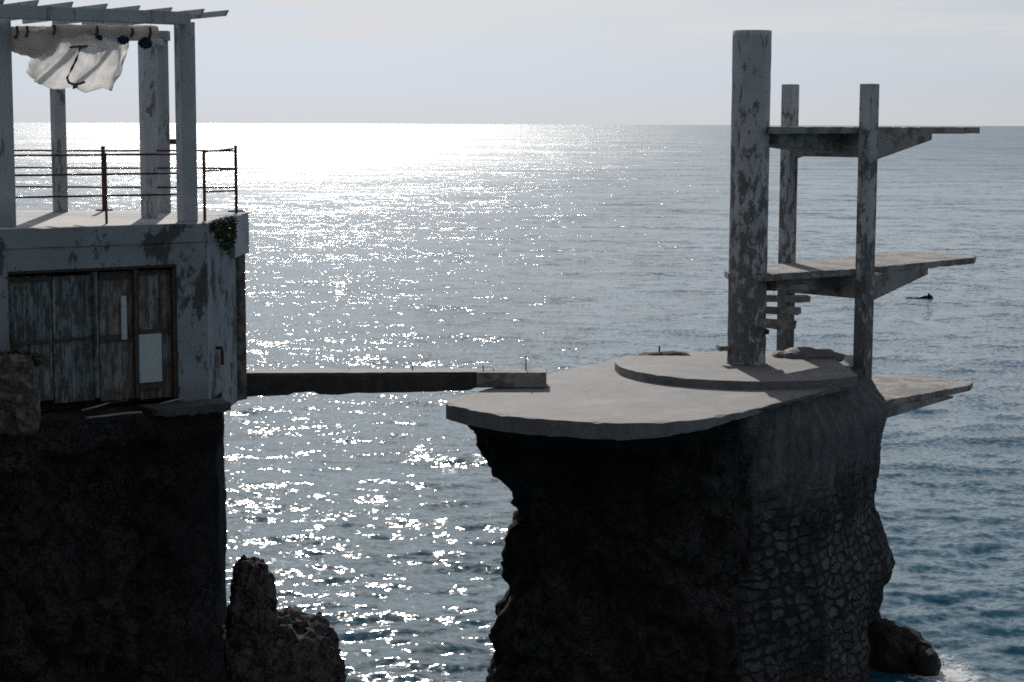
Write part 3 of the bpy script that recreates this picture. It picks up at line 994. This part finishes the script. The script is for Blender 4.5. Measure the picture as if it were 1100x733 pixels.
def shrub(label, c, rad, n, size, seed, stems):
    t = thing('shrub', label, 'shrub', tuple(Vector(c) - Vector((0, 0, rad[2]))))
    bb = bmesh.new(); leaves(bb, c, rad, n, size, seed); build('foliage', bb, M['leaf'], t)
    bb = bmesh.new()
    for (a, z) in stems: tube(bb, [a, z], [0.012, 0.005], 5)
    build('stem', bb, M['rust'], t)
    return t


q = at_y(16, 384, 25.8)
shrub('dark scrubby bush growing above the pale masonry lump', (q.x, 25.9, q.z - 0.05), (0.34, 0.25, 0.16), 500, 0.09, 3,
      [((q.x, 25.9, q.z - 0.4), (q.x + 0.1, 25.9, q.z)), ((q.x - 0.05, 25.9, q.z - 0.4), (q.x - 0.15, 25.9, q.z))])
q = at_z(243, 243, 9.6)
gm = (G0 + G1) / 2
pt = thing('shrub', 'dark green plant hanging in the broken notch of the terrace edge', 'shrub', (gm.x, gm.y, 9.3))
bb = bmesh.new()
rg_ = random.Random(4)
for _ in range(150):
    f = rg_.uniform(-0.15, 1.0)
    dp = 0.04 + 0.50 * max(0.0, 1 - abs(f - 0.62) / 0.75) ** 1.2
    p_ = G0.lerp(G1, f)
    leaves(bb, (p_.x + 0.03, p_.y - 0.02, TER - 0.03 - dp * rg_.random()), (0.07, 0.07, 0.05), 14, 0.05, rg_.randint(0, 9999))
build('foliage', bb, M['leaf'], pt)
for f in (0.3, 0.55, 0.75):
    bb = bmesh.new()
    p_ = G0.lerp(G1, f); tube(bb, [(p_.x - 0.05, p_.y, 9.66), (p_.x + 0.05, p_.y - 0.03, 9.5), (p_.x + 0.05, p_.y - 0.03, 9.25)], [0.012, 0.01, 0.006], 5)
    build('stem', bb, M['rust'], pt)

# ropes and old cables left on the ledge
def ledge_pt(x, y, z): 
    p = at_z(x, y, z); return p
for i, (pl, lab) in enumerate((
        ([(88, 441), (104, 437), (120, 432), (138, 430)], 'pale cable lying across the ledge, the left one of three'),
        ([(92, 449), (112, 447), (135, 444), (152, 443)], 'pale cable lying along the outer edge of the ledge, lowest of three'),
        ([(172, 434), (184, 431), (197, 428), (212, 424)], 'pale cable lying on the ledge below the patched door'))):
    b = bmesh.new()
    tube(b, [ledge_pt(x, y, 7.05 + 0.02 * (k % 2)) for k, (x, y) in enumerate(pl)], 0.014, 6)
    tag(build('cable', b, M['rope'], None, True), lab, 'cable', 'cables on the ledge')

# ------------------------------------------------------------------ pergola on the terrace
BT, BB = 12.84, 12.655
per = thing('pergola', 'white painted timber pergola with overhanging roof slats on the roof terrace', 'pergola', tuple(loc(-1.5, 1.5, TER)))
def post_at(px, py, side, z1, name='post', mat='post', rot=0.0):
    p = at_z(px, py, TER)
    a = U; n_ = NN
    bb = bmesh.new()
    box(bb, Vector((p.x, p.y, (TER + z1) / 2)), a, n_, Z3, side / 2, side / 2, (z1 - TER) / 2, 0.01)
    build('post', bb, M[mat], per)
    return p
post_at(201.5, 238.3, 0.24, BB + 0.05)
post_at(4.5, 243.4, 0.27, BB + 0.05)
p3 = post_at(65, 227.6, 0.20, BB - 0.1)
p4 = post_at(175.5, 228.3, 0.20, BB - 0.1)
p5 = post_at(160.5, 234.3, 0.20, BB - 0.22)
b = bmesh.new()
box(b, loc(-2.4, 0.12, (BB + BT) / 2 + 0.001), U, NN, Z3, 2.52, 0.12, (BT - BB) / 2, 0.008)
build('front_beam', b, M['post'], per)
b = bmesh.new()
dv = (p4 - p3); dv.z = 0; dl = dv.length; dv.normalize()
box(b, Vector(((p3.x + p4.x) / 2, (p3.y + p4.y) / 2, BB - 0.02)) - dv * 0.6, dv, Vector((-dv.y, dv.x, 0)), Z3, dl / 2 + 0.75, 0.09, 0.08, 0.006)
build('rear_beam', b, M['post'], per)
b = bmesh.new()
cpl = (p5 + p4) / 2
dv2 = (p4 - p5); dv2.z = 0; L2 = dv2.length; dv2.normalize()
box(b, Vector((cpl.x, cpl.y, BB - 0.155)), dv2, Vector((-dv2.y, dv2.x, 0)), Z3, L2 / 2 + 0.14, 0.085, 0.05, 0.006)
build('side_beam', b, M['post'], per)
# roof slats: thin planks on edge, front ends cut on the slant
tips = [(-32, -4), (4.5, -2), (41, 0), (78, 2), (115, 4), (150, 6), (184.5, 8), (219, 9.6), (245, 11)]
for (x, y) in tips:
    p = at_z(x, y, 12.93)
    d = NN
    b = bmesh.new()
    w = U * 0.02
    L = 4.6
    vs = []
    for sgn in (-1, 1):
        for (a, z) in ((0.0, 12.93), (0.10, 12.845), (L, 12.845), (L, 12.93)):
            c = p + d * a + w * sgn
            vs.append(b.verts.new((c.x, c.y, z)))
    b.faces.new(vs[0:4]); b.faces.new(vs[4:8][::-1])
    for i in range(4):
        j = (i + 1) % 4
        b.faces.new((vs[i], vs[4 + i], vs[4 + j], vs[j]))
    build('roof_slat', b, M['post'], per)

# ------------------------------------------------------------------ railings
def rail_bar(parent, a, c, r, sag=0.0, name='rail'):
    bb = bmesh.new()
    pts = [a.lerp(c, k / 12) + Z3 * (0.006 * mn.noise(Vector((k * 0.9, a.x, a.z))) - sag * math.sin(math.pi * k / 12)) for k in range(13)]
    tube(bb, pts, [r * (1 + 0.25 * mn.noise(Vector((k * 2.1, a.y, a.z * 3)))) for k in range(13)], 7)
    build(name, bb, M['rust'], parent, True)


H3 = (1.02, 0.73, 0.41)
g0 = at_z(18, 242.5, TER); g1 = at_z(191, 237.8, TER); gp = at_z(114.5, 240.5, TER)
fr_ = thing('railing', 'rusty three bar railing along the front terrace edge between the pergola posts', 'railing', tuple(gp), 'terrace railings')
for h in H3: rail_bar(fr_, g0 + Z3 * h - U * 0.06, g1 + Z3 * h + U * 0.06, 0.016)
b = bmesh.new(); tube(b, [gp - Z3 * 0.02, gp + Z3 * 1.05], 0.02, 8); build('rail_post', b, M['rust'], fr_)
r0 = at_z(-30, 226.6, TER); r1 = at_z(254, 229.5, TER); rp_ = at_z(112, 226.5, TER); rs = at_z(220, 237, TER)
rr_ = thing('railing', 'rusty three bar railing along the seaward terrace edge', 'railing', tuple(rp_), 'terrace railings')
for h in H3: rail_bar(rr_, r0 + Z3 * h, r1 + Z3 * (h + 0.02), 0.016)
b = bmesh.new(); tube(b, [rp_ - Z3 * 0.02, rp_ + Z3 * 1.10], 0.035, 8); build('rail_post', b, M['rust'], rr_)
b = bmesh.new(); box(b, rp_ + Z3 * 0.012, U, NN, Z3, 0.12, 0.08, 0.012); build('foot_plate', b, M['rust'], rr_)
sr_ = thing('railing', 'rusty leaning railing at the right end of the terrace above the broken notch', 'railing', tuple(rs), 'terrace railings')
for h, dz in zip(H3, (0.06, 0.0, -0.03)): rail_bar(sr_, rs + Z3 * (h + 0.03), r1 + Z3 * (h + dz), 0.015)
b = bmesh.new(); tube(b, [rs - Z3 * 0.02, rs + Z3 * 1.09], 0.024, 8); build('rail_post', b, M['rust'], sr_)
b = bmesh.new(); tube(b, [r1 - Z3 * 0.02, r1 + Z3 * 1.13], 0.026, 8); build('rail_post', b, M['rust'], sr_)
b = bmesh.new(); box(b, r1 + Z3 * 0.04, U, NN, Z3, 0.14, 0.03, 0.014); build('foot_plate', b, M['rust'], sr_)

# ------------------------------------------------------------------ rolled white curtain under the front beam
CT = 0.42
cur = thing('curtain', 'rolled white sheer curtain tied with brown straps under the pergola beam, billowing loose', 'curtain', tuple(loc(-1.6, CT, 12.5)))
def cp(x, y, t=CT):
    s, z = fac(x, y, t); return loc(s, t, z)
# the roll
def roll(xs, yc, rads, seed):
    bb = bmesh.new()
    n, sg = 40, 26
    rings = []
    for i in range(n + 1):
        f = i / n
        x = xs[0] + (xs[1] - xs[0]) * f
        y = np.interp(f, np.linspace(0, 1, len(yc)), yc); rr = np.interp(f, np.linspace(0, 1, len(rads)), rads)
        c = cp(x, y)
        ring = []
        for k in range(sg):
            a = 2 * math.pi * k / sg
            d = NN * math.cos(a) + Z3 * math.sin(a)
            q_ = rr * (1 + 0.22 * mn.noise(Vector((x * 0.06, a * 1.3, seed))) + 0.10 * mn.noise(Vector((x * 0.2, a * 4, seed))))
            ring.append(bb.verts.new(c + d * q_))
        rings.append(ring)
    for A, B in zip(rings, rings[1:]):
        for k in range(sg):
            bb.faces.new((A[k], A[(k + 1) % sg], B[(k + 1) % sg], B[k]))
    bb.faces.new(rings[0]); bb.faces.new(rings[-1][::-1])
    return bb
build('rolled_cloth', roll((13, 60), (42, 46, 40), (0.17, 0.23, 0.15), 1), M['roll'], cur, True)
build('rolled_cloth', roll((56, 168), (34, 34, 36, 35), (0.10, 0.10, 0.12, 0.10), 2), M['roll'], cur, True)
# loose sheet: top and bottom outlines, folds between
top = [(44, 34), (70, 33), (95, 32), (118, 33), (140, 36)]
bot = [(30, 77), (38, 90), (56, 94), (72, 93), (84, 96), (105, 98), (123, 95), (131, 68)]
bb = bmesh.new()
nu, nv = 110, 46
tx = [p[0] for p in top]; ty = [p[1] for p in top]; bx_ = [p[0] for p in bot]; by_ = [p[1] for p in bot]
g = []
for i in range(nu + 1):
    f = i / nu
    ft = f * (len(top) - 1); fb_ = f * (len(bot) - 1)
    T_ = (np.interp(ft, range(len(top)), tx), np.interp(ft, range(len(top)), ty))
    B_ = (np.interp(fb_, range(len(bot)), bx_), np.interp(fb_, range(len(bot)), by_))
    row = []
    for j in range(nv + 1):
        h = j / nv
        x = T_[0] + (B_[0] - T_[0]) * h ** 1.2; y = T_[1] + (B_[1] - T_[1]) * h
        y += (2.5 * math.sin(f * 23 + 1.2 * math.sin(f * 9)) + 1.6 * mn.noise(Vector((f * 24, 1, 1)))) * h ** 3
        off = 0.09 * math.sin(f * 22 + 2.0 * h + 1.8 * math.sin(f * 7)) * (0.35 + 0.65 * h) + 0.07 * mn.noise(Vector((f * 8, h * 5, 2))) + 0.03 * mn.noise(Vector((f * 20, h * 5, 5)))
        bil = -0.30 * math.sin(math.pi * min(1, h * 1.1)) * math.sin(math.pi * f)
        p = cp(x, y, CT + 0.02)
        row.append(bb.verts.new(p + NN * (off + bil)))
    g.append(row)
for A, B in zip(g, g[1:]):
    for j in range(nv): bb.faces.new((A[j], B[j], B[j + 1], A[j + 1]))
sheet = build('loose_cloth', bb, M['cloth'], cur, True)
sm = sheet.modifiers.new('thickness', 'SOLIDIFY'); sm.thickness = 0.004; sm.offset = 0
# straps
def strap(pts, r=0.018, mat='strap', t=CT - 0.36):
    bb = bmesh.new()
    P_ = [cp(x, y, t) for x, y in pts]
    tube(bb, P_, r, 6)
    build('strap', bb, M[mat], cur, True)
strap([(92, 50), (86, 52), (82, 64), (77, 74), (72, 84), (74, 89), (80, 91), (86, 90), (91, 88)], 0.02, t=CT - 0.40)
strap([(80, 90), (79, 95), (83, 93)], 0.022, t=CT - 0.41)
strap([(75, 51), (94, 49.5)], 0.018, t=CT - 0.33)
for (x, y0, y1, tt) in ((18, 28, 42, 0.26), (29, 28, 40, 0.26), (58, 27, 38, 0.22), (104, 28, 38, 0.14), (142, 30, 40, 0.14), (161, 29, 42, 0.14)):
    strap([(x, y0), (x + 1, (y0 + y1) / 2), (x - 1, y1)], 0.022, t=CT - tt)
for (x, y, rx, rz) in ((17, 40, 0.04, 0.03), (106, 41, 0.05, 0.04), (133, 42, 0.08, 0.05), (156, 46, 0.11, 0.08)):
    bb = bmesh.new()
    c = cp(x, y, CT - 0.12)
    blob(bb, tuple(c), (rx, rx * 0.6, rz), x, rx * 0.7, 6, 4)
    build('navy_knot', bb, M['navy'], cur, True)

# ------------------------------------------------------------------ unseen scrub hill behind the viewpoint, added to block sky light
def unseen_hillside():
    bb = bmesh.new()
    nx_, ny_ = 80, 40
    g_ = []
    for i in range(nx_ + 1):
        a = R(-200 + 220 * i / nx_)
        row = []
        for j in range(ny_ + 1):
            f = j / ny_
            r_ = 3.0 + 34 * f ** 1.3
            z = -1.5 + 9.5 * min(1, f * 14) + 40 * f ** 0.9
            x, y = math.cos(a) * r_ * 1.5, -4.0 + math.sin(a) * r_
            k = mn.fractal(Vector((x * 0.15, y * 0.15, z * 0.1)), 1, 2, 4)
            if y > -2: z = min(z, 9.0)
            row.append(bb.verts.new((x * (1 + 0.05 * k), min(y, 0.5) - 1.0, z + k * 2.0 * min(1, f * 6))))
        g_.append(row)
    for A, B in zip(g_, g_[1:]):
        for j in range(ny_): bb.faces.new((A[j], A[j + 1], B[j + 1], B[j]))
    o = build('unseen_hillside', bb, M['hill'], None, True)
    o['kind'] = 'structure'
unseen_hillside()

# ------------------------------------------------------------------ far boat and swimmer
q = at_z(187.5, 155.0, 0.0)
boat = thing('motor_boat', 'small dark motor boat far out on the dazzling water behind the terrace railing', 'boat', (q.x, q.y, 0))
b = bmesh.new()
L_, W_ = 4.4, 1.5
st = [(-1, 0.8, 0.75), (-0.4, 1, 0.8), (0.3, 0.9, 0.95), (0.75, 0.5, 1.15), (1.0, 0.05, 1.3)]
rg = []
for (f, w, h) in st:
    x = q.x + f * L_
    rg.append([b.verts.new((x, q.y - w * W_, h)), b.verts.new((x, q.y - w * W_ * 0.7, -0.1)), b.verts.new((x, q.y + w * W_ * 0.7, -0.1)), b.verts.new((x, q.y + w * W_, h))])
for A, B in zip(rg, rg[1:]):
    for k in range(4): b.faces.new((A[k], B[k], B[(k + 1) % 4], A[(k + 1) % 4]))
b.faces.new(rg[0]); b.faces.new(rg[-1][::-1])
build('hull', b, M['boat'], boat)
b = bmesh.new()
box(b, Vector((q.x - 0.3, q.y, 1.65)), Vector((1, 0, 0)), Vector((0, 1, 0)), Z3, 2.0, 0.9, 0.9, 0.2)
build('cabin', b, M['boat'], boat)
b = bmesh.new()
box(b, Vector((q.x - 0.3, q.y, 2.62)), Vector((1, 0, 0)), Vector((0, 1, 0)), Z3, 2.3, 1.0, 0.06, 0.02)
build('cabin_roof', b, M['boat'], boat)

q = at_z(990, 320.3, 0.0)
def swimmer(q):
    # one continuous skinned body, face down at the surface, one elbow lifted out of the water
    V = [(0, 0, 0.02), (0.28, 0, 0.06), (0.48, 0, 0.08), (0.60, 0, 0.07), (0.72, 0, 0.13),      # hips chest neckbase neck head
         (0.42, -0.2, 0.09), (0.36, -0.30, 0.34), (0.60, -0.32, 0.08), (0.70, -0.33, -0.02),     # lifted arm
         (0.44, 0.2, 0.06), (0.70, 0.24, -0.05), (0.95, 0.22, -0.12),                            # reaching arm
         (-0.12, -0.1, 0.0), (-0.52, -0.12, -0.02), (-0.92, -0.1, 0.02), (-1.08, -0.1, -0.02),
         (-0.12, 0.1, 0.0), (-0.52, 0.13, -0.06), (-0.92, 0.12, -0.05), (-1.08, 0.12, -0.09)]
    E = [(0, 1), (1, 2), (2, 3), (3, 4), (2, 5), (5, 6), (6, 7), (7, 8), (2, 9), (9, 10), (10, 11), (0, 12), (12, 13), (13, 14), (14, 15), (0, 16), (16, 17), (17, 18), (18, 19)]
    rad_ = [0.14, 0.15, 0.15, 0.07, 0.105, 0.075, 0.055, 0.045, 0.04, 0.075, 0.05, 0.035, 0.095, 0.07, 0.05, 0.04, 0.095, 0.07, 0.05, 0.04]
    me = bpy.data.meshes.new('swimmer')
    me.from_pydata([Vector(v) for v in V], E, [])
    o = link(bpy.data.objects.new('person', me))
    o.location = (q.x, q.y, 0.0)
    md = o.modifiers.new('skin', 'SKIN')
    for i, sv in enumerate(me.skin_vertices[0].data):
        sv.radius = (rad_[i], rad_[i]); sv.use_root = (i == 0)
    o.modifiers.new('sub', 'SUBSURF').render_levels = 2
    me.materials.append(M['drift'])
    tag(o, 'person swimming front crawl in a black wetsuit, one elbow raised, right of the tower', 'person')
    return o
swimmer(q)

# ------------------------------------------------------------------ light
SUN_EL, SUN_AZ = R(29.5), R(-7.0)              # azimuth measured from the view axis, minus = left
sd = Vector((math.sin(SUN_AZ) * math.cos(SUN_EL), math.cos(SUN_AZ) * math.cos(SUN_EL), math.sin(SUN_EL)))
sl_ = bpy.data.lights.new('sun', 'SUN')
sl_.energy = 5.0; sl_.angle = R(0.53); sl_.color = (1.0, 0.955, 0.89)
so = link(bpy.data.objects.new('sun', sl_))
so.rotation_euler = sd.to_track_quat('Z', 'Y').to_euler()
so.location = (0, 60, 60)

w = bpy.data.worlds.new("World"); SC.world = w; w.use_nodes = True
nt = w.node_tree; nt.nodes.clear()
N = nt.nodes.new
wo = N('ShaderNodeOutputWorld'); bg = N('ShaderNodeBackground')
sky = N('ShaderNodeTexSky'); sky.sky_type = 'NISHITA'; sky.sun_disc = False
sky.sun_elevation = SUN_EL; sky.sun_rotation = SUN_AZ
sky.altitude = 10; sky.air_density = 1.0; sky.dust_density = 1.8; sky.ozone_density = 2.0
hs = N('ShaderNodeHueSaturation'); nt.links.new(sky.outputs[0], hs.inputs['Color'])
tc = N('ShaderNodeTexCoord')
sp = N('ShaderNodeSeparateXYZ'); nt.links.new(tc.outputs['Generated'], sp.inputs[0])
# sea haze: the sky loses its colour towards the horizon
hz = N('ShaderNodeMapRange'); hz.inputs[1].default_value = 0.05; hz.inputs[2].default_value = 0.38; hz.inputs[3].default_value = 0.08; hz.inputs[4].default_value = 1.9
nt.links.new(sp.outputs['Z'], hz.inputs[0]); nt.links.new(hz.outputs[0], hs.inputs['Saturation'])
tn = N('ShaderNodeMix'); tn.data_type = 'RGBA'; tn.blend_type = 'MULTIPLY'; tn.inputs[0].default_value = 1.0
nt.links.new(hs.outputs[0], tn.inputs[6]); tn.inputs[7].default_value = (0.86, 0.97, 1.13, 1)
# thin streaks of high cloud
mp = N('ShaderNodeMapping'); mp.inputs['Scale'].default_value = (3.0, 3.0, 42.0); nt.links.new(tc.outputs['Generated'], mp.inputs[0])
no = N('ShaderNodeTexNoise'); no.inputs['Scale'].default_value = 1.6; no.inputs['Detail'].default_value = 7; no.inputs['Roughness'].default_value = 0.6
nt.links.new(mp.outputs[0], no.inputs['Vector'])
mrn = N('ShaderNodeMapRange'); mrn.inputs[1].default_value = 0.022; mrn.inputs[2].default_value = 0.055
nt.links.new(sp.outputs['Z'], mrn.inputs[0])
cr = N('ShaderNodeValToRGB'); cr.color_ramp.elements[0].position = 0.38; cr.color_ramp.elements[1].position = 0.66
nt.links.new(no.outputs[0], cr.inputs[0])
mu = N('ShaderNodeMath'); mu.operation = 'MULTIPLY'; nt.links.new(cr.outputs[0], mu.inputs[0]); nt.links.new(mrn.outputs[0], mu.inputs[1])
mu2 = N('ShaderNodeMath'); mu2.operation = 'MULTIPLY'; mu2.inputs[1].default_value = 0.75; nt.links.new(mu.outputs[0], mu2.inputs[0])
mxc = N('ShaderNodeMix'); mxc.data_type = 'RGBA'
nt.links.new(mu2.outputs[0], mxc.inputs[0]); hm = N('ShaderNodeMapRange'); hm.inputs[1].default_value = 0.06; hm.inputs[2].default_value = 0.34; hm.inputs[3].default_value = 0.76; hm.inputs[4].default_value = 0.06
nt.links.new(sp.outputs['Z'], hm.inputs[0])
flat = N('ShaderNodeMix'); flat.data_type = 'RGBA'
nt.links.new(hm.outputs[0], flat.inputs[0]); nt.links.new(tn.outputs[2], flat.inputs[6]); gl = N('ShaderNodeMapRange'); gl.inputs[1].default_value = 0.0; gl.inputs[2].default_value = 0.024; gl.inputs[3].default_value = 1.0; gl.inputs[4].default_value = 0.0
nt.links.new(sp.outputs['Z'], gl.inputs[0])
glm = N('ShaderNodeMix'); glm.data_type = 'RGBA'; nt.links.new(gl.outputs[0], glm.inputs[0])
glm.inputs[6].default_value = (10.2, 11.1, 12.0, 1); glm.inputs[7].default_value = (12.0, 11.8, 11.7, 1)
nt.links.new(glm.outputs[2], flat.inputs[7])
nt.links.new(flat.outputs[2], mxc.inputs[6]); mxc.inputs[7].default_value = (14.0, 13.6, 13.3, 1)
nt.links.new(mxc.outputs[2], bg.inputs['Color'])
bg.inputs['Strength'].default_value = 0.08
nt.links.new(bg.outputs[0], wo.inputs[0])

# ------------------------------------------------------------------ render settings
SC.view_settings.view_transform = 'Standard'
SC.view_settings.look = 'None'
SC.view_settings.exposure = -0.6
SC.view_settings.gamma = 1.0
SC.view_settings.use_curve_mapping = False
SC.render.resolution_x, SC.render.resolution_y = 1024, 682
cy = SC.cycles
cy.use_denoising = False
cy.max_bounces = 6
cy.pixel_filter_type = 'BLACKMAN_HARRIS'
cy.filter_width = 1.75
cy.sample_clamp_direct = 0.0
cy.sample_clamp_indirect = 4.0
cy.caustics_reflective = False
